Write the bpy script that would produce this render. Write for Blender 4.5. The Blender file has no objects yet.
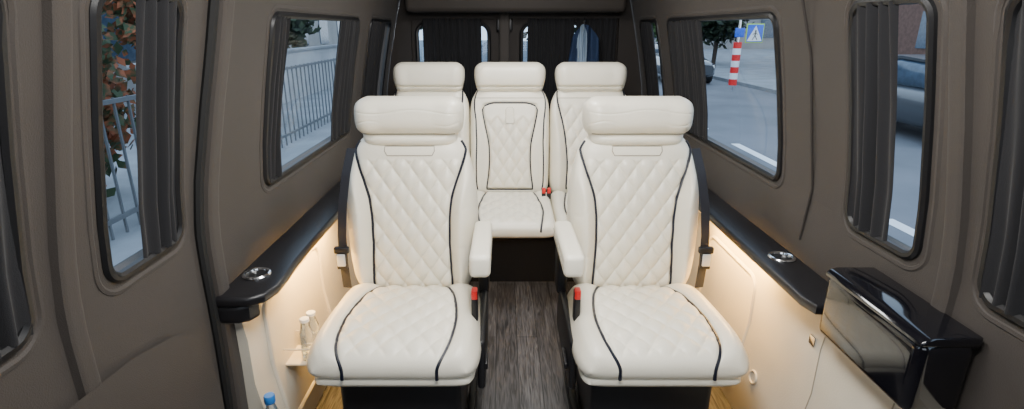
import bpy, bmesh, math, random
from mathutils import Vector, Matrix
random.seed(7)
R = math.radians
COL = bpy.context.scene.collection
H = 1.38; F = 536.0; TH = math.atan(176.5/F); VX = 503.0
CX = 0.08

def at(px, py, X=None, s=None):
    xc = (px-VX)/F; yc = (py-204.5)/F
    d = Vector((xc, math.cos(TH)-yc*math.sin(TH), -(math.sin(TH)+yc*math.cos(TH))))
    if s is None: s = X/xc
    return Vector((0,0,H))+d*s

# ---------------------------------------------------------------- materials
def mat(name, col, rough=0.5, metal=0.0, bump=0.0, bscale=200, var=0.0, vscale=8, coat=0.0, emis=None, es=0, sheen=0.0, trans=0.0):
    m = bpy.data.materials.new(name); m.use_nodes = True
    nt = m.node_tree; b = nt.nodes['Principled BSDF']
    b.inputs['Base Color'].default_value = (*col, 1); b.inputs['Roughness'].default_value = rough
    b.inputs['Metallic'].default_value = metal
    if coat: b.inputs['Coat Weight'].default_value = coat
    if sheen: b.inputs['Sheen Weight'].default_value = sheen
    if trans: b.inputs['Transmission Weight'].default_value = trans
    if emis:
        b.inputs['Emission Color'].default_value = (*emis, 1); b.inputs['Emission Strength'].default_value = es
    tc = nt.nodes.new('ShaderNodeTexCoord')
    if bump:
        n = nt.nodes.new('ShaderNodeTexNoise'); n.inputs['Scale'].default_value = bscale; n.inputs['Detail'].default_value = 3
        nt.links.new(tc.outputs['Object'], n.inputs['Vector'])
        bp = nt.nodes.new('ShaderNodeBump'); bp.inputs['Strength'].default_value = bump; bp.inputs['Distance'].default_value = 0.003
        nt.links.new(n.outputs['Fac'], bp.inputs['Height']); nt.links.new(bp.outputs['Normal'], b.inputs['Normal'])
    if var:
        n = nt.nodes.new('ShaderNodeTexNoise'); n.inputs['Scale'].default_value = vscale; n.inputs['Detail'].default_value = 4
        nt.links.new(tc.outputs['Object'], n.inputs['Vector'])
        r = nt.nodes.new('ShaderNodeValToRGB')
        r.color_ramp.elements[0].position = 0.3; r.color_ramp.elements[1].position = 0.7
        r.color_ramp.elements[0].color = (*[c*(1-var) for c in col], 1); r.color_ramp.elements[1].color = (*[min(1, c*(1+var)) for c in col], 1)
        nt.links.new(n.outputs['Fac'], r.inputs['Fac']); nt.links.new(r.outputs['Color'], b.inputs['Base Color'])
    return m

M = {}
M['leather'] = mat('cream leather', (0.85, 0.80, 0.665), 0.33, bump=0.2, bscale=260, var=0.03, vscale=5)
M['piping'] = mat('navy piping', (0.004, 0.006, 0.016), 0.4, bump=0.1)
M['suede'] = mat('taupe suede', (0.040, 0.0325, 0.0275), 0.7, bump=0.4, bscale=400, var=0.10, vscale=3, sheen=0.05)
M['suede_dark'] = mat('dark taupe trim', (0.024, 0.019, 0.0165), 0.75, bump=0.3, bscale=400, var=0.06)
M['seam'] = mat('seam gap', (0.004, 0.004, 0.004), 0.7, bump=0.1)
M['rubber'] = mat('black rubber', (0.005, 0.005, 0.006), 0.45, bump=0.1)
M['blackpl'] = mat('black plastic', (0.008, 0.008, 0.010), 0.45, bump=0.2)
M['carpet'] = mat('black carpet', (0.006, 0.007, 0.010), 0.95, bump=0.8, bscale=500)
M['gloss'] = mat('piano black', (0.004, 0.004, 0.006), 0.12, coat=.5, var=0.02)
M['ledge'] = mat('charcoal ledge', (0.010, 0.0095, 0.011), 0.34, bump=0.15, bscale=300)
M['creampanel'] = mat('cream panel', (0.62, 0.57, 0.47), 0.5, bump=0.2, bscale=220, var=0.03)
M['curtain'] = mat('black curtain', (0.008, 0.008, 0.010), 0.9, bump=0.3, bscale=500, sheen=0.05)
M['chrome'] = mat('chrome', (0.75, 0.76, 0.78), 0.15, metal=1.0, var=0.02)
M['steel'] = mat('bright steel plate', (0.62, 0.64, 0.67), 0.45, metal=0.3, var=0.04)
M['belt'] = mat('black webbing', (0.014, 0.015, 0.022), 0.7, bump=0.6, bscale=350)
M['red'] = mat('red plastic', (0.70, 0.015, 0.015), 0.35, var=0.05)
M['led'] = mat('warm light strip', (1, 0.8, 0.5), 0.4, emis=(1.0, 0.62, 0.22), es=3)
M['white'] = mat('white paint', (0.75, 0.77, 0.78), 0.6, var=0.06, vscale=2)
M['render'] = mat('grey wall render', (0.36, 0.37, 0.38), 0.7, var=0.15, vscale=1.2)
M['bluecap'] = mat('blue cap', (0.03, 0.18, 0.55), 0.4, var=0.04)
M['labelblue'] = mat('blue bottle wrap', (0.10, 0.35, 0.65), 0.4, var=0.3, vscale=60)
M['plastic'] = mat('clear plastic', (0.85, 0.93, 1.0), 0.08, trans=0.9, var=0.02)
mat_st = mat('stitching', (0.36, 0.32, 0.25), 0.6, bump=0.1)

def glassmat():
    m = bpy.data.materials.new('tinted glass'); m.use_nodes = True; nt = m.node_tree; nt.nodes.clear()
    o = nt.nodes.new('ShaderNodeOutputMaterial'); t = nt.nodes.new('ShaderNodeBsdfTransparent'); g = nt.nodes.new('ShaderNodeBsdfGlossy')
    t.inputs[0].default_value = (0.68, 0.79, 0.88, 1); g.inputs['Roughness'].default_value = 0.03
    n = nt.nodes.new('ShaderNodeTexNoise'); n.inputs['Scale'].default_value = 2
    mr = nt.nodes.new('ShaderNodeMapRange'); mr.inputs[3].default_value = 0.03; mr.inputs[4].default_value = 0.05
    mx = nt.nodes.new('ShaderNodeMixShader')
    nt.links.new(n.outputs['Fac'], mr.inputs[0]); nt.links.new(mr.outputs[0], mx.inputs[0])
    nt.links.new(t.outputs[0], mx.inputs[1]); nt.links.new(g.outputs[0], mx.inputs[2]); nt.links.new(mx.outputs[0], o.inputs[0])
    return m
M['glass'] = glassmat()

def woodmat():
    m = bpy.data.materials.new('grey wood planks'); m.use_nodes = True; nt = m.node_tree; b = nt.nodes['Principled BSDF']
    L = nt.links.new
    tc = nt.nodes.new('ShaderNodeTexCoord')
    mp = nt.nodes.new('ShaderNodeMapping'); mp.inputs['Rotation'].default_value = (0, 0, R(90)); mp.inputs['Location'].default_value = (0, .03, 0); L(tc.outputs['Object'], mp.inputs[0])
    br = nt.nodes.new('ShaderNodeTexBrick'); br.inputs['Scale'].default_value = 1.0
    br.inputs['Brick Width'].default_value = 1.1; br.inputs['Row Height'].default_value = 0.095; br.inputs['Mortar Size'].default_value = 0.0018
    br.inputs['Color1'].default_value = (0.050, 0.047, 0.047, 1); br.inputs['Color2'].default_value = (0.080, 0.076, 0.076, 1); br.inputs['Mortar'].default_value = (0.010, 0.010, 0.010, 1)
    L(mp.outputs[0], br.inputs['Vector'])
    m2 = nt.nodes.new('ShaderNodeMapping'); m2.inputs['Scale'].default_value = (60, 4.0, 1); L(tc.outputs['Object'], m2.inputs[0])
    n = nt.nodes.new('ShaderNodeTexNoise'); n.inputs['Scale'].default_value = 1.6; n.inputs['Detail'].default_value = 5; n.inputs['Distortion'].default_value = 1.4; L(m2.outputs[0], n.inputs['Vector'])
    r = nt.nodes.new('ShaderNodeValToRGB'); r.color_ramp.elements[0].position = 0.36; r.color_ramp.elements[1].position = 0.68
    r.color_ramp.elements[0].color = (0.42, 0.42, 0.42, 1); r.color_ramp.elements[1].color = (1.75, 1.75, 1.75, 1); L(n.outputs['Fac'], r.inputs[0])
    mx = nt.nodes.new('ShaderNodeMix'); mx.data_type = 'RGBA'; mx.blend_type = 'MULTIPLY'; mx.inputs[0].default_value = 1
    L(br.outputs['Color'], mx.inputs[6]); L(r.outputs['Color'], mx.inputs[7]); L(mx.outputs[2], b.inputs['Base Color'])
    bp = nt.nodes.new('ShaderNodeBump'); bp.inputs['Strength'].default_value = 0.2; bp.inputs['Distance'].default_value = 0.002; L(n.outputs['Fac'], bp.inputs['Height']); L(bp.outputs[0], b.inputs['Normal'])
    b.inputs['Roughness'].default_value = 0.5
    return m
M['wood'] = woodmat()

# ---------------------------------------------------------------- mesh helpers
class MB:
    def __init__(s): s.v = []; s.f = []
    def add(s, vs, fs):
        o = len(s.v); s.v += [tuple(v) for v in vs]; s.f += [tuple(i+o for i in f) for f in fs]; return s
    def bm(s, bm):
        bm.verts.index_update(); s.add([v.co[:] for v in bm.verts], [[v.index for v in f.verts] for f in bm.faces]); bm.free(); return s
    def box(s, x0, x1, y0, y1, z0, z1, r=0.0, seg=3, rot=None, piv=None):
        b = bmesh.new(); bmesh.ops.create_cube(b, size=1)
        for v in b.verts: v.co = Vector(((x0+x1)/2+v.co.x*(x1-x0), (y0+y1)/2+v.co.y*(y1-y0), (z0+z1)/2+v.co.z*(z1-z0)))
        if r: bmesh.ops.bevel(b, geom=b.edges[:], offset=r, segments=seg, profile=0.5, affect='EDGES')
        if rot is not None:
            p = Vector(piv) if piv else Vector(((x0+x1)/2, (y0+y1)/2, (z0+z1)/2))
            bmesh.ops.rotate(b, verts=b.verts[:], cent=p, matrix=rot)
        return s.bm(b)
    def prism(s, poly, z0, z1, r=0.0, seg=3, mp=None):
        b = bmesh.new(); vs = [b.verts.new((p[0], p[1], z0)) for p in poly]; f = b.faces.new(vs)
        g = bmesh.ops.extrude_face_region(b, geom=[f]); nv = [e for e in g['geom'] if isinstance(e, bmesh.types.BMVert)]
        for v in nv: v.co.z = z1
        bmesh.ops.recalc_face_normals(b, faces=b.faces[:])
        if r:
            ed = [e for e in b.edges if abs(e.verts[0].co.z-e.verts[1].co.z) < 1e-6]
            bmesh.ops.bevel(b, geom=ed, offset=r, segments=seg, profile=0.5, affect='EDGES')
        if mp:
            for v in b.verts: v.co = Vector(mp(*v.co))
            bmesh.ops.recalc_face_normals(b, faces=b.faces[:])
        return s.bm(b)
    def tube(s, pts, r, closed=False, seg=8, flat=1.0, up=None):
        pts = [Vector(p) for p in pts]; n = len(pts); vs = []; fs = []; pn = None
        for i, p in enumerate(pts):
            a = pts[(i-1) % n] if closed or i > 0 else p; c = pts[(i+1) % n] if closed or i < n-1 else p
            t = (c-a).normalized()
            if up is not None: nn = Vector(up)-t*t.dot(Vector(up)); nn.normalize()
            elif pn is None:
                nn = t.orthogonal().normalized()
            else:
                nn = pn-t*pn.dot(t); nn.normalize()
            pn = nn; bb = t.cross(nn)
            for k in range(seg):
                a_ = 2*math.pi*k/seg; vs.append(p+nn*math.cos(a_)*r*flat+bb*math.sin(a_)*r)
        for i in range(n if closed else n-1):
            j = (i+1) % n
            for k in range(seg):
                l = (k+1) % seg; fs.append((i*seg+k, i*seg+l, j*seg+l, j*seg+k))
        if not closed:
            fs.append(tuple(range(seg))[::-1]); fs.append(tuple((n-1)*seg+k for k in range(seg)))
        return s.add(vs, fs)
    def lathe(s, prof, c=(0, 0, 0), seg=24):
        vs = []; fs = []
        for (r, z) in prof:
            for k in range(seg):
                a = 2*math.pi*k/seg; vs.append((c[0]+r*math.cos(a), c[1]+r*math.sin(a), c[2]+z))
        for i in range(len(prof)-1):
            for k in range(seg):
                l = (k+1) % seg; fs.append((i*seg+k, i*seg+l, (i+1)*seg+l, (i+1)*seg+k))
        fs.append(tuple(range(seg))[::-1]); fs.append(tuple((len(prof)-1)*seg+k for k in range(seg)))
        return s.add(vs, fs)
    def build(s, name, m, parent=None, smooth=True, angle=35):
        me = bpy.data.meshes.new(name); me.from_pydata(s.v, [], s.f); me.validate(); me.update()
        o = bpy.data.objects.new(name, me); COL.objects.link(o); me.materials.append(m)
        if smooth:
            me.polygons.foreach_set('use_smooth', [True]*len(me.polygons))
            try: me.set_sharp_from_angle(angle=R(angle))
            except Exception: pass
        if parent is not None: o.parent = parent
        return o

def tag(o, label=None, cat=None, group=None, kind=None):
    if label: o['label'] = label
    if cat: o['category'] = cat
    if group: o['group'] = group
    if kind: o['kind'] = kind
    return o
def empty(name, loc, rz=0, **k):
    o = bpy.data.objects.new(name, None); COL.objects.link(o); o.location = loc; o.rotation_euler = (0, 0, rz); o.empty_display_size = 0.1
    return tag(o, **k)
def sm(a, b, x):
    t = max(0, min(1, (x-a)/(b-a))); return t*t*(3-2*t)
def interp(tab, x):
    if x <= tab[0][0]: return tab[0][1]
    for (a, va), (b, vb) in zip(tab, tab[1:]):
        if x <= b:
            t = (x-a)/(b-a); return va+(vb-va)*t
    return tab[-1][1]
def sinterp(tab, x):
    if x <= tab[0][0]: return tab[0][1]
    n = len(tab)
    for i in range(n-1):
        a, va = tab[i]; b, vb = tab[i+1]
        if x <= b:
            def sl(j):
                if j <= 0: return (tab[1][1]-tab[0][1])/(tab[1][0]-tab[0][0])
                if j >= n-1: return (tab[-1][1]-tab[-2][1])/(tab[-1][0]-tab[-2][0])
                return (tab[j+1][1]-tab[j-1][1])/(tab[j+1][0]-tab[j-1][0])
            h = b-a; t = (x-a)/h; m0 = sl(i)*h; m1 = sl(i+1)*h
            return (2*t**3-3*t*t+1)*va+(t**3-2*t*t+t)*m0+(-2*t**3+3*t*t)*vb+(t**3-t*t)*m1
    return tab[-1][1]

# ---------------------------------------------------------------- walls
PROF = [(-0.05, .885), (.3, .895), (.865, .90), (1.0, .885), (1.2, .848), (1.42, .80), (1.6, .755), (1.72, .70), (1.80, .62), (1.85, .52)]
def hw(z): return interp(PROF, z)
def wp(side, y, z, off=0.0): return (CX+side*(hw(z)-off), y, z)
def rrect(a0, a1, b0, b1, r=.042, n=7):
    out = []
    for (ca, cb, st) in ((a1-r, b1-r, 0), (a0+r, b1-r, 90), (a0+r, b0+r, 180), (a1-r, b0+r, 270)):
        for k in range(n+1):
            t = R(st+90*k/n); out.append((ca+r*math.cos(t), cb+r*math.sin(t)))
    return out
def dens(loop, step=.04):
    o = []
    for i, p in enumerate(loop):
        q = loop[(i+1) % len(loop)]; d = math.hypot(q[0]-p[0], q[1]-p[1]); k = max(1, int(d/step))
        for j in range(k): o.append((p[0]+(q[0]-p[0])*j/k, p[1]+(q[1]-p[1])*j/k))
    return o
def sheet(outer, holes, mp, reveal=.05, step=.08):
    b = bmesh.new(); edges = []
    for loop in [outer]+holes:
        vs = [b.verts.new((p[0], p[1], 0)) for p in loop]
        edges += [b.edges.new((vs[i], vs[(i+1) % len(vs)])) for i in range(len(vs))]
    bmesh.ops.triangle_fill(b, use_beauty=True, use_dissolve=False, edges=edges)
    def inside(p, lp):
        c = False; j = len(lp)-1
        for i in range(len(lp)):
            if (lp[i][1] > p[1]) != (lp[j][1] > p[1]) and p[0] < (lp[j][0]-lp[i][0])*(p[1]-lp[i][1])/(lp[j][1]-lp[i][1])+lp[i][0]: c = not c
            j = i
        return c
    bad = [f for f in b.faces if any(inside(f.calc_center_median(), h) for h in holes)]
    if bad: bmesh.ops.delete(b, geom=bad, context='FACES')
    for ax in (0, 1):
        lo = min(p[ax] for p in outer); hi = max(p[ax] for p in outer); x = lo+step
        while x < hi-.01:
            co = [0, 0, 0]; co[ax] = x; no = [0, 0, 0]; no[ax] = 1
            bmesh.ops.bisect_plane(b, geom=b.verts[:]+b.edges[:]+b.faces[:], plane_co=co, plane_no=no); x += step
    for v in b.verts: v.co = Vector(mp(v.co.x, v.co.y, 0))
    m = MB().bm(b)
    for h in holes:
        n = len(h); vs = [mp(p[0], p[1], 0) for p in h]+[mp(p[0], p[1], -reveal) for p in h]
        m.add(vs, [(i, (i+1) % n, n+(i+1) % n, n+i) for i in range(n)])
    return m

WIN = {-1: [(.28, .81, .875, 1.445), (1.005, 1.265, .875, 1.445), (1.775, 2.83, .865, 1.42), (3.08, 3.62, .90, 1.42)],
        1: [(.35, .985, .855, 1.44), (1.165, 1.43, .855, 1.44), (1.83, 3.02, .865, 1.42), (3.24, 3.62, .90, 1.42)]}
Y0, Y1 = -0.35, 3.82
wn = 0
wnames = {-1: 'left', 1: 'right'}
for side in (-1, 1):
    holes = [rrect(*w) for w in WIN[side]]
    outer = [(Y0, -.03), (Y1, -.03), (Y1, 1.85), (Y0, 1.85)]
    m = sheet(outer, holes, lambda a, b, o, s=side: wp(s, a, b, o))
    tag(m.build('wall_'+wnames[side], M['suede'], smooth=True, angle=60), kind='structure')
    for w in WIN[side]:
        wn += 1
        lp = dens(rrect(*w)); big = dens(rrect(w[0]-.03, w[1]+.03, w[2]-.03, w[3]+.025, .065))
        g = MB(); ys = [w[0]-.01+(w[1]-w[0]+.02)*i/2 for i in range(3)]; zs = [w[2]-.01+(w[3]-w[2]+.02)*i/10 for i in range(11)]
        g.add([wp(side, y, z, -.045) for z in zs for y in ys], [(j*3+i, j*3+i+1, j*3+i+4, j*3+i+3) for j in range(10) for i in range(2)])
        go = tag(g.build('window_%d' % wn, M['glass']), kind='structure')
        MB().tube([wp(side, y, z, .0) for y, z in lp], .012, True, 8).build('window_frame', M['rubber'], go)
        MB().tube([wp(side, y, z, -.006) for y, z in big], .010, True, 8).build('window_surround', M['suede'], go)

# ceiling
m = MB(); xs = [CX-.53+1.06*i/10 for i in range(11)]
m.add([(x, y, 1.85+.03*(1-((x-CX)/.53)**2)) for y in (Y0, Y1) for x in xs], [(i, i+1, 12+i, 11+i) for i in range(10)])
tag(m.build('ceiling', M['suede']), kind='structure')
m = MB().box(CX-.92, CX+.92, Y0, Y1, -.06, 0); tag(m.build('floor', M['wood'], smooth=False), kind='structure')
def rear_mp(a, b, o): return (a, 3.80-o, b)
def rearframe():
    pts = [(CX-hw(z)+.004, z) for z in (0, .3, .865, 1.0, 1.2, 1.42, 1.6, 1.72, 1.80, 1.85)]
    pts += [(2*CX-p[0], p[1]) for p in pts[::-1]]
    return pts
hole = [(CX-.72, .1), (CX+.72, .1), (CX+.70, 1.44), (CX-.70, 1.44)]
tag(sheet(rearframe(), [hole], rear_mp, step=.3).build('wall_rear', M['suede_dark']), kind='structure')
# unseen panel added behind the viewpoint to cut frontal fill and raise contrast
tag(sheet(rearframe(), [rrect(CX-.55, CX+.55, 1.0, 1.5, .08)], lambda a, b, o: (a, -.345+o, b), step=.3).build('wall_front', M['suede_dark']), kind='structure')
tag(MB().box(CX-.70, CX+.70, 3.60, 3.79, 1.475, 1.60, .03).build('trim_1', M['suede'], None), kind='structure')
for i, (a, b, wa, wb) in enumerate(((CX-.76, CX-.075, -.585, -.095), (CX-.065, CX+.76, .125, .745))):
    m = sheet([(a, .05), (b, .05), (b, 1.5), (a, 1.5)], [rrect(wa, wb, .92, 1.41, .07)], lambda a_, b_, o: (a_, 3.83-o, b_), step=.3)
    d = tag(m.build('door_%d' % (i+1), M['suede_dark']), kind='structure')
    MB().tube([(p[0], 3.822, p[1]) for p in dens(rrect(wa, wb, .92, 1.41, .07))], .014, True).build('window_frame', M['rubber'], d)
    MB().box(wa-.01, wb+.01, 3.87, 3.876, .90, 1.43).build('window_pane', M['glass'], d)
    xk = b-.03 if i == 0 else a+.03
    MB().box(xk-.018, xk+.018, 3.785, 3.83, 1.36, 1.44, .008).build('latch', M['blackpl'], d)
m = MB().box(-.025, .045, 3.77, 3.825, .1, 1.5, .012); tag(m.build('trim_2', M['suede'], None), kind='structure')

def strip(side, ya, yb, z0, z1, off, name, mt, curve=lambda z: 0, n=24):
    m = MB(); K = 10; vs = []
    for j in range(n+1):
        z = z0+(z1-z0)*j/n
        for k in range(K+1):
            t = k/K; e = (1-abs(2*t-1)**6)**.5
            vs.append(wp(side, ya+(yb-ya)*t+curve(z), z, off*e-.004))
    m.add(vs, [(j*(K+1)+k, j*(K+1)+k+1, (j+1)*(K+1)+k+1, (j+1)*(K+1)+k) for j in range(n) for k in range(K)])
    return m.build(name, mt)
cv = lambda z: .07*sm(.7, 1.5, z)-.03*sm(.7, 0, z)
tag(strip(-1, 1.335, 1.405, 0.0, 1.8, .036, 'trim_3', M['suede'], cv), kind='structure')
sp = MB()
for yy, rr in ((1.330, .013), (1.41, .010)): sp.tube([wp(-1, yy+cv(z), z, .008) for z in [i*.05 for i in range(37)]], rr)
tag(sp.build('trim_4', M['seam']), kind='structure')
for sd, yc_, k in ((-1, .885, 8), (1, 1.055, 9)):
    tag(strip(sd, yc_-.022, yc_+.03, 0.0, 1.8, .02, 'trim_%d' % k, M['suede'], lambda z: .03*sm(.7, 1.5, z)), kind='structure')
def emboss(side, loop, off, name, mt, parent=None, r=.018):
    b = bmesh.new(); vs = [b.verts.new((p[0], p[1], 0)) for p in loop]; f = b.faces.new(vs)
    bmesh.ops.inset_region(b, faces=[f], thickness=r*.5)
    inner = f
    for v in inner.verts: v.co.z = off*.75
    bmesh.ops.inset_region(b, faces=[inner], thickness=r*.7)
    for v in inner.verts: v.co.z = off
    bmesh.ops.triangulate(b, faces=[inner])
    lo = min(p[1] for p in loop); hi = max(p[1] for p in loop); x = lo+.07
    while x < hi:
        bmesh.ops.bisect_plane(b, geom=b.verts[:]+b.edges[:]+b.faces[:], plane_co=(0, x, 0), plane_no=(0, 1, 0)); x += .07
    for v in b.verts: v.co = Vector(wp(side, v.co.x, v.co.y, v.co.z))
    return MB().bm(b).build(name, mt, parent, angle=50)
lower = [(.2, .05), (1.27, .05), (1.275, .42), (1.26, .54), (1.22, .62), (1.15, .665), (1.0, .70), (.2, .76)]
tag(emboss(-1, lower, .018, 'trim_5', M['suede']), kind='structure')
sp = MB().tube([wp(-1, y, z, .020) for y, z in ((.2, .50), (.7, .44), (1.0, .38), (1.25, .30))], .003)
tag(sp.build('trim_6', M['seam']), kind='structure')
sp = MB().tube([wp(1, y, z, .002) for y, z in ((1.62, 1.75), (1.63, 1.3), (1.62, .9), (1.64, .72))], .004)
tag(sp.build('trim_7', M['suede_dark']), kind='structure')

# ---------------------------------------------------------------- ledges, side boards
ZL = .67
PW = .835
lp = [(CX-.885, 1.33), (CX-.85, 1.325), (CX-.79, 1.33), (CX-.752, 1.355), (CX-.735, 1.41), (CX-.737, 1.50), (CX-.745, 1.58), (CX-.748, 1.75), (CX-.748, 3.45), (CX-.885, 3.45)]
L = empty('armrest_ledge', (0, 0, 0), label='dark charcoal window ledge with chrome cup holder beneath the left side windows', cat='ledge')
MB().prism(lp, .638, ZL, .012, 4).build('ledge_top', M['ledge'], L)
MB().prism([(CX-.88, 1.335), (CX-.83, 1.335), (CX-.80, 1.35), (CX-.785, 1.38), (CX-.80, 1.42), (CX-.88, 1.46)], .578, .642, .018, 4).build('end_bracket', M['ledge'], L)
MB().box(CX-.785, CX-.765, 1.65, 2.3, .630, .637).build('light_strip', M['led'], L)
def cup(c, parent):
    m = MB().tube([(c[0]+.036*math.cos(t), c[1]+.036*math.sin(t), ZL+.003) for t in [2*math.pi*k/28 for k in range(28)]], .006, True)
    o = m.build('cup_holder', M['chrome'], parent)
    MB().lathe([(.032, 0), (.032, .002)], (c[0], c[1], ZL)).build('holder_well', M['rubber'], o)
cup((CX-.825, 1.475), L)
Rr = empty('armrest_ledge', (0, 0, 0), label='dark charcoal window ledge beneath the right side windows behind the glossy console', cat='ledge')
MB().prism([(CX+.885, 1.285), (CX+.765, 1.285), (CX+.750, 1.34), (CX+.75, 3.45), (CX+.885, 3.45)], .638, ZL, .012, 4).build('ledge_top', M['ledge'], Rr)
MB().box(CX+.765, CX+.785, 1.65, 2.3, .630, .637).build('light_strip', M['led'], Rr)
cup((CX+.825, 1.60), Rr)
for s, ya, nm in ((-1, 1.38, 'left'), (1, .45, 'right')):
    P = empty('cream_wall_board', (0, 0, 0), label='cream lower side trim board lit warm, running under the %s ledge' % nm, cat='wall panel')
    zt = .576 if s < 0 else .585
    prof = [(.795, .002), (.885, .002), (.885, zt), (.845, zt), (PW, .50), (PW, .35), (.80, .12)]
    m = MB(); n = len(prof); yy = [ya, 3.45]
    vs = [(CX+s*p[0], y, p[1]) for y in yy for p in prof]
    m.add(vs, [(k, (k+1) % n, n+(k+1) % n, n+k) for k in range(n)]+[tuple(range(n)), tuple(range(n, 2*n))])
    o = m.build('board', M['creampanel'], P)
    b_ = bmesh.new(); b_.from_mesh(o.data); bmesh.ops.recalc_face_normals(b_, faces=b_.faces[:]); b_.to_mesh(o.data); b_.free()
    fx = lambda z: CX+s*(interp([(0, .795), (.12, .80), (.35, PW), (.50, PW), (.58, .845)], z))
    def fr(y0, y1, z0, z1, r=.05, t=.006): return MB().tube([(fx(z), y, z) for y, z in dens(rrect(y0, y1, z0, z1, r))], t, True)
    if s < 0:
        fr(1.50, 2.02, .10, .55, .05, .010).build('board_frame', M['creampanel'], P)
        MB().box(CX-.825, CX-.722, 1.57, 1.69, .28, .288, .003).tube([(CX-.825, 1.57, .345), (CX-.724, 1.57, .345), (CX-.724, 1.69, .345), (CX-.825, 1.69, .345)], .003).build('bottle_rack', M['creampanel'], P)
    else:
        for yv in (1.335, 1.05): MB().tube([(fx(z), yv, z) for z in (.02, .12, .35, .5, .565)], .0022).build('board_seam', mat_st, P)
        MB().tube([(fx(.33), y, .33) for y in (.5, 1.05)], .0022).build('board_seam', mat_st, P)
        MB().box(CX+PW-.006, CX+PW+.01, 1.36, 1.39, .49, .52, .003).build('latch', M['chrome'], P)
        fr(1.75, 2.2, .12, .52, .05, .008).build('board_frame', M['creampanel'], P)
        a = [(.022*math.cos(t), .022*math.sin(t)) for t in [2*math.pi*k/24 for k in range(24)]]
        MB().tube([(fx(.2+p[1])-.003, 1.62+p[0], .20+p[1]) for p in a], .004, True).build('socket_ring', M['creampanel'], P)

# glossy console on right
C_ = empty('side_console', (CX+.80, 1.0, .66), label='glossy piano black storage console mounted on the right wall', cat='console')
MB().box(-.032, .088, -.06, .280, -.065, .112, .024, 5).build('console_body', M['gloss'], C_)
lidp = [(-.034, .106), (-.034, .112), (-.026, .121), (-.008, .127), (.088, .127), (.088, .106)]
MB().prism(lidp, -.062, .281, .005, mp=lambda a, b, c: (a, c, b)).build('console_lid', M['gloss'], C_)

# ---------------------------------------------------------------- seats
def slab(path, W, Fr, Bk, nu=110, nv=120, p=7, q=9, crn=.10, xo=0.0):
    (ya, za), (yb, zb) = path
    dy, dz = yb-ya, zb-za; ln = math.hypot(dy, dz)
    N = (-dz/ln, dy/ln)
    if N[1] < 0 and abs(dz) < abs(dy): N = (-N[0], -N[1])
    def S(u, v, back=False, lift=0):
        w = 2*v-1
        e = (max(0, 1-abs(u)**p)*max(0, 1-abs(w)**q))**.45
        x = xo+W(v)*u*(1-crn*abs(w)**12)
        off = (Fr(W(v)*u, u, v)*e+lift) if not back else -Bk(u, v)*e
        return Vector((x, ya+dy*v+N[0]*off, za+dz*v+N[1]*off))
    us = [math.sin(math.pi/2*(2*i/nu-1)) for i in range(nu+1)]
    vs = [.5+.5*math.sin(math.pi/2*(2*j/nv-1)) for j in range(nv+1)]
    us = [.55*u+.45*(2*i/nu-1) for i, u in enumerate(us)]; vs = [.55*v+.45*(j/nv) for j, v in enumerate(vs)]
    m = MB(); V = [S(u, v) for v in vs for u in us]; n0 = nu+1
    fs = [(j*n0+i, j*n0+i+1, (j+1)*n0+i+1, (j+1)*n0+i) for j in range(nv) for i in range(nu)]
    off = len(V)
    idx = {}; extra = []
    for j in range(nv+1):
        for i in range(nu+1):
            if i in (0, nu) or j in (0, nv): idx[(i, j)] = j*n0+i
            else: idx[(i, j)] = off+len(extra); extra.append(S(us[i], vs[j], True))
    fs += [(idx[(i, j)], idx[(i, j+1)], idx[(i+1, j+1)], idx[(i+1, j)]) for j in range(nv) for i in range(nu)]
    m.add(V+extra, fs)
    return m, S
def fixn(o):
    b = bmesh.new(); b.from_mesh(o.data); bmesh.ops.recalc_face_normals(b, faces=b.faces[:]); b.to_mesh(o.data); b.free(); return o
def quilt(x, z, dx, dz, amp):
    a = x/dx+z/dz; b = x/dx-z/dz
    return amp*((abs(math.sin(math.pi*a))*abs(math.sin(math.pi*b)))**.36-.65)
def pipe(S, fu, W, n=70, v0=0.02, v1=.98, sq=False):
    pts = []
    for k in range(n+1):
        t = k/n; v = v0+(v1-v0)*(t**2.2 if sq else t); x = fu(v); u = max(-.975, min(.975, x/W(v)))
        pts.append(S(u, v, lift=.0015))
    return pts

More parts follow.
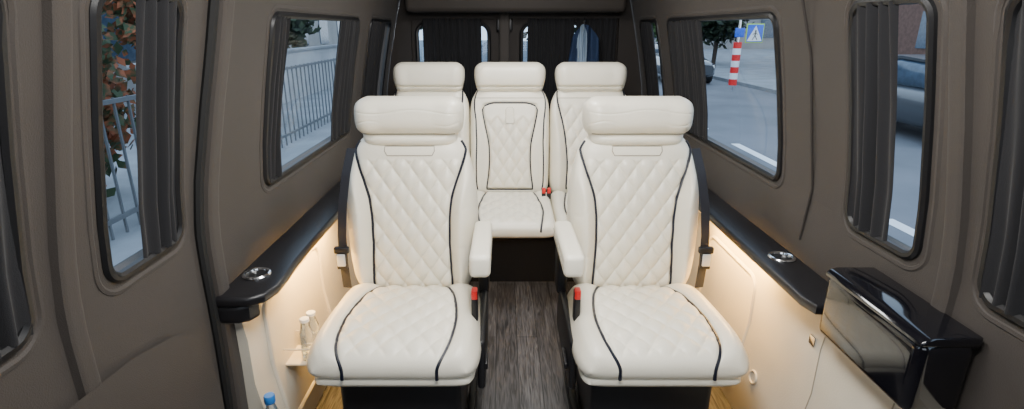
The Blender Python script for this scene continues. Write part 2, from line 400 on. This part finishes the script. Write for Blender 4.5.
def front_seat(name, label, side, loc):
    T = empty(name, loc, label=label, cat='seat', group='front pair of captain seats')
    O = side; A = -side
    Wc = lambda v: sinterp([(0, .262), (.25, .272), (.7, .262), (1, .252)], v)
    pc = lambda v: sinterp([(0, .162), (.2, .180), (.45, .184), (.75, .162), (1, .120)], v)
    def Fc(x, u, v):
        ins = sm(.006, -.012, abs(x)-pc(v))
        b = .066
        b += .018*sm(-.004, .05, abs(x)-pc(v))*(1-sm(.88, 1, abs(u)))
        b -= .010*math.exp(-((abs(x)-pc(v))/.007)**2)
        b += .007*math.sin(math.pi*min(1, v*1.1))
        b -= .0018*math.exp(-((v-.82-.02*math.sin(30*x))/.012)**2)*sm(.17, .2, abs(x))
        return b+ins*quilt(x, v*.5, .078, .104, .014)*sm(.02, .08, v)
    m, S = slab(((-.250, .395), (.275, .382)), Wc, Fc, lambda u, v: .05, nu=150, nv=160, p=8, q=7, crn=.12, xo=O*.004)
    c = fixn(m.build('seat_cushion', M['leather'], T, angle=80))
    for s in (-1, 1):
        pp = pipe(S, lambda v: s*pc(v), Wc, v0=.0002, sq=True)
        q0 = pp[0]; pp = [Vector((q0.x, q0.y-.002, q0.z-.028))]+pp
        MB().tube(pp, .0056, seg=6).build('cushion_piping', M['piping'], c)
    m, _ = slab(((-.240, .348), (.25, .34)), lambda v: .252, lambda x, u, v: .03, lambda u, v: .026, nu=30, nv=30, p=8, q=8)
    fixn(m.build('cushion_skirt', M['leather'], T, angle=80))
    bo_ = O*.013
    Wb = lambda v: sinterp([(0, .212), (.15, .237), (.42, .252), (.65, .250), (.84, .230), (1, .206)], v)
    pb = lambda v: sinterp([(0, .160), (.15, .152), (.40, .147), (.62, .156), (.80, .190), (.92, .212), (1, .216)], v)
    def Fb(x, u, v):
        d = abs(x)-pb(v); ins = sm(.004, -.010, d)
        b = .058+.014*math.sin(math.pi*min(1, v*1.15))
        b += .058*sm(-.006, .046, d)*sm(1.02, .66, v)*(1-.25*sm(.8, 1, abs(u)))
        b -= .011*math.exp(-(d/.008)**2)
        b -= .0020*sm(.01, .03, d)*(math.exp(-((v-.30-.03*math.sin(40*x))/.012)**2)+math.exp(-((v-.55+.03*math.sin(50*x))/.012)**2))
        top = sm(.875, .835, v)
        return b+ins*top*quilt(x, v*.62, .070, .102, .016)
    m, S = slab(((.325, .375), (.415, .985)), Wb, Fb, lambda u, v: .06, nu=170, nv=220, p=6, q=10, crn=.12, xo=bo_)
    b = fixn(m.build('backrest', M['leather'], T, angle=80))
    for s in (-1, 1): MB().tube(pipe(S, lambda v: s*pb(v), Wb, v0=.04, v1=.975), .0056, seg=6).build('backrest_piping', M['piping'], b)
    pr = [S(x/Wb(v), v, lift=.0008) for x, v in dens([(-.095, .945), (.095, .945), (.095, .915), (.085, .888), (-.085, .888), (-.095, .915)], .01)]
    MB().tube(pr, .0020, True, 5).build('stitched_patch', mat_st, b)
    Wh = lambda v: sinterp([(0, .166), (.15, .178), (.27, .182), (.38, .198), (.6, .204), (.85, .200), (1, .178)], v)
    def Fh(x, u, v):
        lo = .060*max(.02, 1-abs((v-.12)/.19)**2.5)**.5 if v < .31 else 0
        hi = .090*max(.02, 1-abs((v-.64)/.39)**2.8)**.45 if v > .25 else 0
        cr = -.003*math.exp(-((v-.50-.05*math.sin(35*x))/.014)**2)*sm(.3, .9, abs(u))-.002*math.exp(-((v-.72-.04*math.sin(22*x+1))/.014)**2)
        return max(lo, hi, .03)+.024*sm(.45, .92, abs(u))*sm(.2, .35, v)+cr
    m, S = slab(((.40, .948), (.415, 1.138)), Wh, Fh, lambda u, v: .05, nu=80, nv=120, p=5.5, q=5.5, crn=.12, xo=bo_)
    h = fixn(m.build('headrest', M['leather'], T, angle=80))
    MB().tube([S(-.93+1.86*k/30, .285, lift=.001) for k in range(31)], .0026, seg=5).build('headrest_seam', mat_st, h)
    for k in (-1, 1): MB().tube([(bo_+k*.07, .42, .93), (bo_+k*.07, .42, 1.0)], .008).build('headrest_post', M['blackpl'], h)
    ax = A*.264
    arm = MB().box(ax-.034, ax+.034, -.075, .30, .615, .692, .018, 5, rot=Matrix.Rotation(R(-2), 3, 'X')).build('armrest', M['leather'], T)
    MB().tube([(ax-.0345, -.05, .652), (ax-.0345, .1, .655), (ax-.0345, .28, .660)], .0018, seg=5).build('armrest_seam', mat_st, arm)
    MB().box(ax-.02, ax+.02, .24, .34, .40, .66, .012).build('armrest_bracket', M['blackpl'], T)
    MB().box(ax-.010, ax+.016, -.12, .30, .235, .42, .012).build('side_cover', M['blackpl'], T)
    MB().box(ax+A*.018-.006, ax+A*.018+.006, -.10, .0, .30, .325, .005).build('recline_lever', M['ledge'], T)
    bx = A*.243
    bk = MB().box(bx-.011, bx+.011, -.03, .005, .44, .55, .005).build('belt_buckle', M['blackpl'], T)
    MB().box(bx-.010, bx+.010, -.034, -.003, .524, .558, .004).build('release_button', M['red'], bk)
    pts = [(O*.226, .335, .955), (O*.240, .285, .87), (O*.253, .250, .76), (O*.257, .222, .65), (O*.255, .206, .55), (O*.248, .200, .45)]
    P2 = []
    for i in range(len(pts)-1):
        for k in range(6): P2.append(Vector(pts[i]).lerp(Vector(pts[i+1]), k/6))
    P2.append(Vector(pts[-1])); vs = []
    for pnt in P2:
        for dx, dyy in ((-.017, -.002), (.017, .006), (.017, .008), (-.017, 0)): vs.append((pnt.x+dx*O, pnt.y+dyy, pnt.z))
    n = len(P2)
    belt = MB().add(vs, [(i*4+k, i*4+(k+1) % 4, (i+1)*4+(k+1) % 4, (i+1)*4+k) for i in range(n-1) for k in range(4)])
    bo = belt.build('seat_belt', M['belt'], T)
    ex = O*.257
    to = MB().box(ex-.019, ex+.019, .190, .204, .530, .59, .004).box(ex-.027, ex+.027, .194, .214, .59, .615, .005).build('belt_tongue', M['blackpl'], bo)
    MB().box(ex-.015, ex+.015, .183, .192, .545, .592, .003).build('tongue_plate', M['steel'], to)
    MB().box(-.20, .20, -.14, .24, 0.03, .322, .02).build('pedestal', M['blackpl'], T)
    for s in (-1, 1): MB().box(s*.22-.015, s*.22+.015, -.20, .28, 0.0, .03, .006).build('floor_rail', M['blackpl'], T)
    return T
front_seat('captain_seat', 'cream quilted leather captain seat on the left, armrest toward the aisle', -1, (CX-.418, 1.62, 0))
front_seat('captain_seat', 'cream quilted leather captain seat on the right, nearest the glossy console', 1, (CX+.411, 1.62, 0))

def rear_seat(label, kind, X):
    T = empty('rear_seat', (X, 2.65, 0), label=label, cat='seat', group='rear row of three cream seats')
    Wc = lambda v: .2252
    pc = lambda v: sinterp([(0, .150), (.4, .168), (1, .130)], v)
    def Fc(x, u, v):
        d = abs(x)-pc(v)
        return .058+.014*sm(0, .05, d)-.010*math.exp(-(d/.008)**2)+sm(.004, -.01, d)*quilt(x, v*.48, .076, .104, .015)*sm(.03, .12, v)
    m, S = slab(((-.2, .425), (.29, .452)), Wc, Fc, lambda u, v: .05, nu=100, nv=100, p=12, q=7, crn=.02)
    c = fixn(m.build('seat_cushion', M['leather'], T, angle=80))
    for s in (-1, 1): MB().tube(pipe(S, lambda v: s*pc(v), Wc, v0=.0002, sq=True), .005, seg=6).build('cushion_piping', M['piping'], c)
    Wb = lambda v: sinterp([(0, .2235), (.35, .2252), (.65, .2252), (.85, .218), (1, .184)], v)
    pb = lambda v: sinterp([(0, .135), (.3, .128), (.6, .148), (.85, .185), (1, .195)], v)
    if kind == 'mid':
        khw = lambda v: sinterp([(.04, .136), (.22, .118), (.45, .116), (.66, .140), (.78, .152), (.84, .140)], v)
        def inp(x, v): return min(khw(v)-abs(x), (v-.06)*.58, (.84-v-.35*max(0, abs(x)-.09))*.58)
        def Fb(x, u, v):
            d = inp(x, v)
            return .062+.012*math.sin(math.pi*min(1, v))+.010*sm(-.004, .012, d)-.012*math.exp(-(d/.007)**2)+.026*sm(.16, .205, abs(x))*sm(.97, .7, v)+sm(.004, .02, d)*sm(.74, .68, v)*quilt(x, v*.58, .072, .104, .014)
    else:
        def Fb(x, u, v):
            d = abs(x)-pb(v)
            return .060+.012*math.sin(math.pi*min(1, v))+.036*sm(0, .05, d)*sm(1.0, .7, v)-.010*math.exp(-(d/.008)**2)+sm(.004, -.01, d)*sm(.84, .79, v)*quilt(x, v*.58, .072, .104, .015)
    m, S = slab(((.33, .46), (.44, 1.07)), Wb, Fb, lambda u, v: .05, nu=110, nv=140, p=8, q=8, crn=.14)
    b = fixn(m.build('backrest', M['leather'], T, angle=80))
    if kind == 'mid':
        rt = [(khw(v), v) for v in [.06+.72*k/24 for k in range(25)]]+[(.138, .815), (.115, .832), (.09, .84)]
        lp_ = rt+[(-x, v) for x, v in rt[::-1]]
        MB().tube([S(x/Wb(v), v, lift=.001) for x, v in dens(lp_, .02)], .0052, True, 6).build('backrest_piping', M['piping'], b)
        for s in (-1, 1): MB().tube([S(s*interp([(.3, .84), (.5, .82), (.7, .84), (.95, .95)], v), v, lift=.001) for v in [.06+.89*k/24 for k in range(25)]], .004, False, 6).build('side_piping', M['piping'], b)
        MB().prism([(-.022, .66), (.022, .66), (.022, .78), (.012, .80), (-.012, .80), (-.022, .78)], 0, .008, mp=lambda a, v, c_: S(a/Wb(v), v, lift=.006+c_)).build('pull_tab', M['leather'], b)
        MB().tube([S(x/Wb(v), v, lift=.012) for x, v in [(-.022, .66), (.022, .66), (.022, .78), (.012, .80), (-.012, .80), (-.022, .78)]], .0018, True, 5).build('pull_tab_stitch', mat_st, b)
    else:
        for s in (-1, 1): MB().tube(pipe(S, lambda v: s*pb(v), Wb, v0=.06, v1=.95), .005, seg=6).build('backrest_piping', M['piping'], b)
    MB().tube([S(-.9+1.8*k/20, .885, lift=.0005) for k in range(21)], .0018, seg=5).build('backrest_seam', mat_st, b)
    Wh = lambda v: sinterp([(0, .176), (.2, .188), (.5, .199), (.8, .196), (1, .172)], v)
    def Fh(x, u, v):
        return .078*max(.03, 1-abs((v-.55)/.58)**2.4)**.4+.018*sm(.5, .95, abs(u))-.018*math.exp(-((v-.22)/.028)**2)
    m, S = slab(((.42, 1.03), (.435, 1.20)), Wh, Fh, lambda u, v: .05, nu=50, nv=80, p=5.5, q=5, crn=.12)
    fixn(m.build('headrest', M['leather'], T, angle=80))
    for k in (-1, 1):
        bx = .198+k*.014
        bk = MB().box(bx-.011, bx+.011, .14, .17, .49, .55, .004).build('belt_buckle', M['blackpl'], T)
        MB().box(bx-.009, bx+.009, .137, .15, .525, .555, .003).build('release_button', M['red'], bk)
    MB().box(-.19, .19, -.08, .26, .346, .40, .01).build('seat_frame', M['blackpl'], T)
    return T
rear_seat('rear seat mostly hidden behind the left captain seat, leftmost of the back row', 'side', .0385-.452)
rear_seat('middle rear cream seat whose back holds a folded armrest outlined in dark piping', 'mid', .0385)
rear_seat('rear seat with curved dark piping, rightmost of the back row', 'side', .0385+.452)
m = MB(); x0, x1 = .0385-.67, .0385+.67
m.add([(x0, 2.56, .345), (x1, 2.56, .345), (x1, 3.25, .345), (x0, 3.25, .345), (x0, 2.78, 0), (x1, 2.78, 0), (x1, 3.25, 0), (x0, 3.25, 0)],
      [(0, 1, 2, 3), (4, 5, 1, 0), (5, 6, 2, 1), (6, 7, 3, 2), (7, 4, 0, 3), (7, 6, 5, 4)])
tag(m.build('bench_base', M['carpet'], smooth=False), 'black carpeted base box under the rear row of seats', 'seat base')

# ---------------------------------------------------------------- curtains
def curtain(fn, w, z0, z1, label, amp=.014, n=None, grp='black pleated window curtains'):
    n = n or max(3, int(w/.036)); K = n*10; J = 18; vs = []
    ph = random.random()*6
    for j in range(J+1):
        z = z0+(z1-z0)*j/J
        for k in range(K+1):
            t = k/K; a = amp*(math.sin(2*math.pi*n*t+.5*math.sin(5*z+ph+3*t))*(.7+.3*math.sin(4*z+7*t))+.35*math.sin(4.1*n*t+ph+2*z))
            tt = t+.02*math.sin(6*z+ph)*math.sin(math.pi*t)
            vs.append(fn(tt, z, .018+a))
    m = MB().add(vs, [(j*(K+1)+k, j*(K+1)+k+1, (j+1)*(K+1)+k+1, (j+1)*(K+1)+k) for j in range(J) for k in range(K)])
    o = m.build('curtain', M['curtain'], angle=180)
    return tag(o, label, 'curtain', grp)
def sc_(side, ya, yb, z0, z1, label):
    return curtain(lambda t, z, o: wp(side, ya+(yb-ya)*t, z, o-.012), yb-ya, z0, z1, label)
sc_(-1, 1.115, 1.26, .88, 1.44, 'black curtain gathered at the far edge of the narrow left window before the ledge')
sc_(-1, .68, .805, .88, 1.44, 'black curtain at the leftmost edge of the view, in the nearest left window')
sc_(-1, 1.785, 1.90, .87, 1.415, 'narrow black curtain at the near edge of the left middle window')
sc_(-1, 2.50, 2.82, .87, 1.415, 'wide black curtain at the far edge of the left middle window')
sc_(-1, 3.09, 3.45, .91, 1.415, 'black curtain over the left rear quarter window')
sc_(1, 1.265, 1.42, .86, 1.435, 'black curtain above the glossy console at the narrow right window')
sc_(1, .86, .975, .86, 1.435, 'black curtain at the rightmost edge of the view, in the nearest right window')
sc_(1, 2.52, 3.01, .87, 1.415, 'wide black curtain at the far edge of the right middle window')
sc_(1, 3.34, 3.61, .91, 1.415, 'black curtain over the right rear quarter window')
def rc(xa, xb, label): return curtain(lambda t, z, o: (xa+(xb-xa)*t, 3.80-o, z), xb-xa, .88, 1.44, label)
rc(-.54, -.145, 'black curtain on the left rear door behind the left headrest')
rc(.165, .48, 'black curtain on the right rear door nearest the door gap')
rc(.49, .76, 'black curtain on the right rear door behind the hanging garment')
G = empty('hanging_garment', (.53, 3.70, 1.20), label='blue and white garment hanging in front of the right rear door', cat='clothing')
navy = mat('navy cloth', (.015, .035, .09), .85, bump=.4, bscale=300, var=.2); pale = mat('pale blue cloth', (.30, .40, .52), .85, bump=.3, bscale=300, var=.15)
def cloth(x0, x1, z0, z1, name, mt, ph):
    vs = []; K = 24; J = 12
    for j in range(J+1):
        t = j/J
        for k in range(K+1):
            u = 2*k/K-1; zz = z1-(z1-z0)*t-.06*(1-t)*u*u*1.5; xx = (x0+x1)/2+(x1-x0)/2*u*(.80+.2*t)
            vs.append((xx, -.018*math.sin(9*u+ph)-.012*math.cos(4*t+u*6), zz))
    return MB().add(vs, [(j*(K+1)+k, j*(K+1)+k+1, (j+1)*(K+1)+k+1, (j+1)*(K+1)+k) for j in range(J) for k in range(K)]).build(name, mt, G, angle=180)
cloth(-.10, .12, -.12, .20, 'garment_body', navy, 0)
cloth(-.05, .03, -.10, .205, 'garment_front', pale, 1.5).location = (0, -.03, 0)
MB().tube([(0, 0, .19), (0, 0, .22), (.012, 0, .235), (0, .02, .245)], .004).build('hanger_hook', M['chrome'], G)

# ---------------------------------------------------------------- bottles
def bottle(loc, h, label, capm, wrap, r=.032):
    T = empty('water_bottle', loc, label=label, cat='bottle')
    MB().lathe([(r*.85, 0), (r, .01), (r, h*.35), (r*.93, h*.38), (r, h*.41), (r, h*.66), (r*.75, h*.78), (.013, h*.9), (.013, h*.93)]).build('bottle_body', M['plastic'], T)
    MB().lathe([(.015, h*.925), (.016, h*.93), (.016, h*.99), (.014, h)]).build('cap', capm, T)
    if wrap: MB().lathe([(r+.001, h*.42), (r+.001, h*.64)]).build('bottle_wrap', M['labelblue'], T)
bottle((-.695, 1.335, 0), .345, 'clear plastic water bottle with blue cap standing on the floor by the left panel', M['bluecap'], True)
bottle((CX-.752, 1.60, .2885), .16, 'nearer of two small clear bottles in the rack beside the left seat', M['white'], False, .022)
bottle((CX-.752, 1.66, .2885), .15, 'farther of two small clear bottles in the rack beside the left seat', M['white'], False, .022)

# ---------------------------------------------------------------- exterior
GZ = -.6
asph = mat('asphalt', (0.135, 0.14, 0.155), 0.85, bump=0.3, bscale=80, var=0.2, vscale=.8)
pave = mat('pavement', (0.22, 0.235, 0.25), 0.85, bump=0.3, bscale=60, var=0.2, vscale=1.5)
m = MB().box(-2.4, 30, -25, 90, GZ-.2, GZ); tag(m.build('street', asph, smooth=False), 'grey asphalt street beyond the right windows', 'road', kind='structure')
m = MB().box(-60, -2.4, -25, 90, GZ-.2, GZ+.12); tag(m.build('sidewalk', pave, smooth=False), 'pale pavement beyond the left windows', 'pavement', kind='structure')
m = MB().box(8.6, 60, 13, 90, GZ-.18, GZ+.12); tag(m.build('sidewalk', pave, smooth=False), 'pale pavement across the street beyond the right windows', 'pavement', kind='structure')
for k in range(6):
    tag(MB().box(4.1, 4.25, -1+k*4, 1.5+k*4, GZ, GZ+.004).build('lane_marking', M['white'], smooth=False), 'white lane dash painted on the street', 'road marking', 'white lane dashes on the street')

def leaves(n, c, rad, size, seedv):
    rnd = random.Random(seedv); vs = []; fs = []
    for i in range(n):
        while True:
            p = Vector((rnd.uniform(-1, 1), rnd.uniform(-1, 1), rnd.uniform(-1, 1)))
            if p.length < 1: break
        p = p*(.55+.45*rnd.random())/max(.35, p.length)*max(.6, p.length)
        q = Vector((c[0]+p.x*rad[0], c[1]+p.y*rad[1], c[2]+p.z*rad[2])); s = size*rnd.uniform(.6, 1.3)
        a = Vector((rnd.uniform(-1, 1), rnd.uniform(-1, 1), rnd.uniform(-1, 1))).normalized(); b = a.orthogonal().normalized()*s*.6; a = a*s
        k = len(vs); vs += [q-a, q+b, q+a, q-b]; fs.append((k, k+1, k+2, k+3))
    return MB().add(vs, fs)
def leafmat(name, c1, c2, sc=3.5):
    m = bpy.data.materials.new(name); m.use_nodes = True; nt = m.node_tree; b = nt.nodes['Principled BSDF']
    g = nt.nodes.new('ShaderNodeTexCoord'); n = nt.nodes.new('ShaderNodeTexNoise'); n.inputs['Scale'].default_value = sc; n.inputs['Detail'].default_value = 4
    r = nt.nodes.new('ShaderNodeValToRGB'); r.color_ramp.elements[0].position = .45; r.color_ramp.elements[1].position = .6
    r.color_ramp.elements[0].color = (*c1, 1); r.color_ramp.elements[1].color = (*c2, 1)
    nt.links.new(g.outputs['Object'], n.inputs['Vector']); nt.links.new(n.outputs['Fac'], r.inputs[0]); nt.links.new(r.outputs[0], b.inputs['Base Color'])
    b.inputs['Roughness'].default_value = .7; return m
green = leafmat('green leaves', (.02, .05, .015), (.10, .18, .05)); autumn = leafmat('autumn leaves', (.03, .055, .02), (.28, .08, .03), 6); dark = leafmat('dark leaves', (.008, .018, .009), (.035, .06, .025))
bark = mat('bark', (.06, .045, .035), .9, bump=.5, bscale=20, var=.2)
def tree(x, y, h, rad, mt, label, n=1500, size=.11):
    T = empty('tree', (x, y, GZ+.1), label=label, cat='tree')
    MB().tube([(0, 0, 0), (.05, .02, h*.3), (-.03, 0, h*.6), (0, .03, h*.8)], .12, seg=8).build('trunk', bark, T)
    leaves(n, (0, 0, h*.60), (rad, rad, h*.42), size, int(x*13+y*7)).build('crown', mt, T, smooth=False)
def hedge(x, y, z, rad, mt, label, n, size=.07):
    T = empty('shrub', (x, y, GZ+.1), label=label, cat='shrub')
    for k in range(3): MB().tube([(0, (k-1)*.3, 0), (.05, (k-1)*.4, z)], .03, seg=6).build('stem', bark, T)
    leaves(n, (0, 0, z), rad, size, int(y*31)).build('foliage', mt, T, smooth=False)
hedge(-4.6, 1.6, 1.2, (.6, 1.1, 1.3), dark, 'dark green shrub nearest the leftmost window', 3000)
hedge(-4.7, 4.9, 1.20, (.7, 2.0, 1.40), autumn, 'red and green autumn shrub beyond the narrow left window', 9000, .08)
hedge(-4.9, 10.2, 1.15, (.6, 1.5, 1.1), green, 'green shrub growing against the grey boundary wall', 3500, .08)
tree(-7.6, 13.5, 3.8, 1.7, autumn, 'autumn tree behind the grey wall beyond the left middle window', 3500, .16)
tree(-7.8, 18.5, 4.2, 1.9, dark, 'dark tree farther along behind the grey wall', 3500, .18)
T = empty('garden_wall', (-5.8, 13, GZ+.12), label='grey rendered boundary wall with coping beyond the left middle window', cat='wall')
MB().box(-.12, .12, -4.2, 9, 0, 1.25).build('wall_face', M['render'], T, smooth=False)
MB().box(-.17, .17, -4.25, 9.05, 1.25, 1.32, .01).build('coping', pave, T, smooth=False)
met = mat('grey metal railing', (.13, .14, .15), .5, metal=.3, var=.1)
T = empty('metal_fence', (-3.6, 5, GZ+.12), label='grey metal railing along the left pavement', cat='fence')
m = MB()
for k in range(66): m.box(-.010, .010, -4+k*.2-.010, -4+k*.2+.010, 0, 1.25)
m.build('bars', met, T, smooth=False); MB().box(-.02, .02, -4, 9.05, 1.2, 1.24).box(-.02, .02, -4, 9.05, .15, .19).build('rails', met, T, smooth=False)
brick = mat('red brick', (.14, .075, .055), .85, bump=.4, bscale=30, var=.25, vscale=6)
winm = mat('building glass', (.06, .09, .13), .15, var=.2)
stone = mat('pale facade', (.30, .29, .28), .8, var=.12, vscale=1)
def building(x0, x1, y0, y1, h, mt, label, face=-1):
    T = empty('building', (x0, y0, GZ+.1), label=label, cat='building')
    MB().box(0, x1-x0, 0, y1-y0, 0, h).build('facade', mt, T, smooth=False)
    MB().box(-.2, x1-x0+.2, -.2, y1-y0+.2, h, h+.3, .03).build('roof', pave, T, smooth=False)
    ny = int((y1-y0)/3.5); nz = int(h/3); fxx = 0 if face < 0 else x1-x0
    for j in range(nz):
        for i in range(ny):
            yy = 1.2+i*3.5; zz = 1+j*3
            MB().box(fxx-.04, fxx+.04, yy, yy+1.5, zz, zz+1.6).build('window', winm, T, smooth=False)
        for i in range(int((x1-x0)/3.5)):
            xx = 1.2+i*3.5; zz = 1+j*3
            MB().box(xx, xx+1.5, -.06, .02, zz, zz+1.6).build('window', winm, T, smooth=False)
building(19, 30, 16, 38, 10, brick, 'red brick building beyond the narrow right window')
building(12, 30, 52, 62, 12, stone, 'pale building at the far end of the street')
building(-20, -10.5, 10, 44, 9, stone, 'pale building behind the left trees', 1)
tree(12.4, 22.5, 4.0, 1.5, green, 'green tree right of the crossing sign', 3500, .14)
tree(11.4, 30, 4.6, 1.9, dark, 'dark tree behind the crossing sign beyond the right window', 3000, .18)
tree(9.4, 31, 4.2, 1.8, green, 'distant green tree left of the crossing sign', 3000, .18)
tree(14.5, 13.5, 6, 2.6, autumn, 'autumn tree beyond the narrow right window', 3000, .16)
tree(1.5, 22, 6, 3, dark, 'dark tree directly behind the van', 2500, .2)
tree(-3.2, 29, 7, 3, green, 'green tree seen through the rear doors', 2200, .22)
pt = at(731, 95, s=16.5)
T = empty('crossing_sign', (pt.x, pt.y, GZ+.12), label='striped red and white post carrying blue pedestrian crossing sign', cat='sign')
MB().tube([(0, 0, 0), (0, 0, 2.2)], .035, seg=10).build('pole', M['chrome'], T)
for k in range(7): MB().lathe([(.12, 0), (.12, .18)], (0, 0, .20+k*.18), 16).build('stripe_band', M['red'] if k % 2 == 0 else M['white'], T)
blue = mat('sign blue', (.01, .10, .60), .4, var=.03); lime = mat('sign border', (.45, .75, .05), .5, var=.03)
bd = MB().box(.14, .80, -.028, 0, 1.27, 1.93, .01).build('sign_border', lime, T)
sb = MB().box(.17, .77, -.045, -.02, 1.30, 1.90, .01).build('sign_plate', blue, T)
for o in (bd, sb): o.scale = (.78, 1, .82); o.location = (.20-.14*.78, 0, 1.44-1.27*.82)
MB().prism([(.19, 1.33), (.75, 1.33), (.47, 1.87)], -.052, -.044, mp=lambda a, b, c: (a, c, b)).build('sign_triangle', M['white'], sb, smooth=False)
fg = MB().lathe([(.028, 0), (.028, .05)], (.475, -.058, 1.655), 12)
fg.box(.455, .495, -.062, -.052, 1.51, 1.65, rot=Matrix.Rotation(R(10), 3, 'Y')).box(.415, .437, -.062, -.052, 1.36, 1.53, rot=Matrix.Rotation(R(35), 3, 'Y')).box(.508, .530, -.062, -.052, 1.36, 1.53, rot=Matrix.Rotation(R(-32), 3, 'Y'))
fg.box(.410, .426, -.062, -.052, 1.53, 1.64, rot=Matrix.Rotation(R(48), 3, 'Y')).box(.520, .536, -.062, -.052, 1.53, 1.64, rot=Matrix.Rotation(R(-48), 3, 'Y')); fg.build('walking_figure', M['blackpl'], sb, smooth=False)
MB().box(-.14, .14, -.06, -.03, 1.60, 1.86, .01).build('lower_sign', blue, T)
def car(loc, rz, paint, label):
    T = empty('car', loc, rz, label=label, cat='car')
    def loft(secs, name, mt, par):
        vs = []; fs = []; K = 12
        for (y, hwd, z0, z1) in secs:
            for k in range(K):
                t = 2*math.pi*(k+.5)/K; c, s_ = math.cos(t), math.sin(t)
                c = math.copysign(abs(c)**.45, c); s_ = math.copysign(abs(s_)**.45, s_)
                vs.append((hwd*c, y, (z0+z1)/2+(z1-z0)/2*s_))
        n = len(secs)
        for i in range(n-1):
            for k in range(K): fs.append((i*K+k, i*K+(k+1) % K, (i+1)*K+(k+1) % K, (i+1)*K+k))
        fs.append(tuple(range(K))); fs.append(tuple((n-1)*K+k for k in range(K)))
        return fixn(MB().add(vs, fs).build(name, mt, par, angle=50))
    loft([(-2.1, .70, .35, .72), (-1.95, .82, .25, .82), (-1.0, .88, .22, .94), (1.3, .88, .22, .98), (2.0, .84, .25, .95), (2.15, .72, .35, .80)], 'body', paint, T)
    loft([(-1.05, .72, .85, .95), (-.35, .66, .85, 1.40), (.3, .66, .85, 1.47), (1.1, .66, .85, 1.42), (1.75, .70, .85, .98)], 'cabin_glass', winm, T)
    loft([(-.40, .60, 1.36, 1.44), (.3, .62, 1.40, 1.50), (1.15, .60, 1.36, 1.46)], 'roof', paint, T)
    for y in (-1.3, 1.35):
        for s in (-1, 1):
            w = MB().tube([(s*.70, y, .32), (s*.89, y, .32)], .32, seg=24).build('wheel', M['rubber'], T)
            MB().tube([(s*.89, y, .32), (s*.90, y, .32)], .2, seg=16).build('hubcap', M['chrome'], w)
    for s in (-1, 1):
        MB().box(s*.62-.13, s*.62+.13, -2.07, -1.98, .58, .70, .03).build('headlamp', M['white'], T)
        MB().box(s*.66-.1, s*.66+.1, 2.04, 2.12, .65, .80, .03).build('tail_lamp', M['red'], T)
greyp = mat('grey car paint', (.05, .054, .062), .3, coat=.6, var=.03); darkp = mat('dark car paint', (.03, .035, .045), .25, coat=.8, var=.03)
car((8.3, 10.4, GZ), 0, greyp, 'dark grey car on the street beyond the narrow right window')
car((6.9, 22.0, GZ), 0, darkp, 'black parked car behind the striped post beyond the right window')

# ---------------------------------------------------------------- light
W = bpy.data.worlds.new('World'); bpy.context.scene.world = W; W.use_nodes = True; nt = W.node_tree
bg = nt.nodes['Background']; tc = nt.nodes.new('ShaderNodeTexCoord'); sp_ = nt.nodes.new('ShaderNodeSeparateXYZ'); rp = nt.nodes.new('ShaderNodeValToRGB')
rp.color_ramp.elements[0].position = 0.0; rp.color_ramp.elements[0].color = (.90, .94, 1, 1); rp.color_ramp.elements[1].position = .6; rp.color_ramp.elements[1].color = (.66, .78, .95, 1)
nt.links.new(tc.outputs['Generated'], sp_.inputs[0]); nt.links.new(sp_.outputs[2], rp.inputs[0]); nt.links.new(rp.outputs[0], bg.inputs[0]); bg.inputs[1].default_value = 3.0
def area(name, loc, tgt, sx, sy, pw, col=(1, 1, 1)):
    l = bpy.data.lights.new(name, 'AREA'); l.shape = 'RECTANGLE'; l.size = sx; l.size_y = sy; l.energy = pw; l.color = col
    o = bpy.data.objects.new(name, l); COL.objects.link(o); o.location = loc
    o.rotation_euler = (Vector(tgt)-Vector(loc)).to_track_quat('-Z', 'Y').to_euler(); return o
area('front_light', (CX, .45, 1.82), (CX, 1.8, .5), .5, .2, 22, (1, .985, .95))
area('roof_light', (CX, 1.15, 1.84), (CX, 1.35, 0), .3, .6, 22, (1, .98, .95))  # added fill lamps under the roof, no visible fitting behind them
area('roof_light', (CX, 2.4, 1.84), (CX, 2.65, 0), .3, .6, 16, (1, .98, .95))
for s in (-1, 1):
    l = area('ledge_light', (CX+s*.775, 1.92, .626), (CX+s*.80, 2.0, .45), .02, .5, 10, (1, .56, .14))
    l.rotation_euler = (0, R(20)*(-s), 0)

cam = bpy.data.cameras.new('camera'); co = bpy.data.objects.new('camera', cam); COL.objects.link(co)
cam.sensor_width = 36; cam.lens = F/1024*36; cam.shift_x = (512-VX)/1024; cam.clip_start = .01
co.location = (0, 0, H); co.rotation_euler = (R(90)-TH, 0, 0)
bpy.context.scene.camera = co
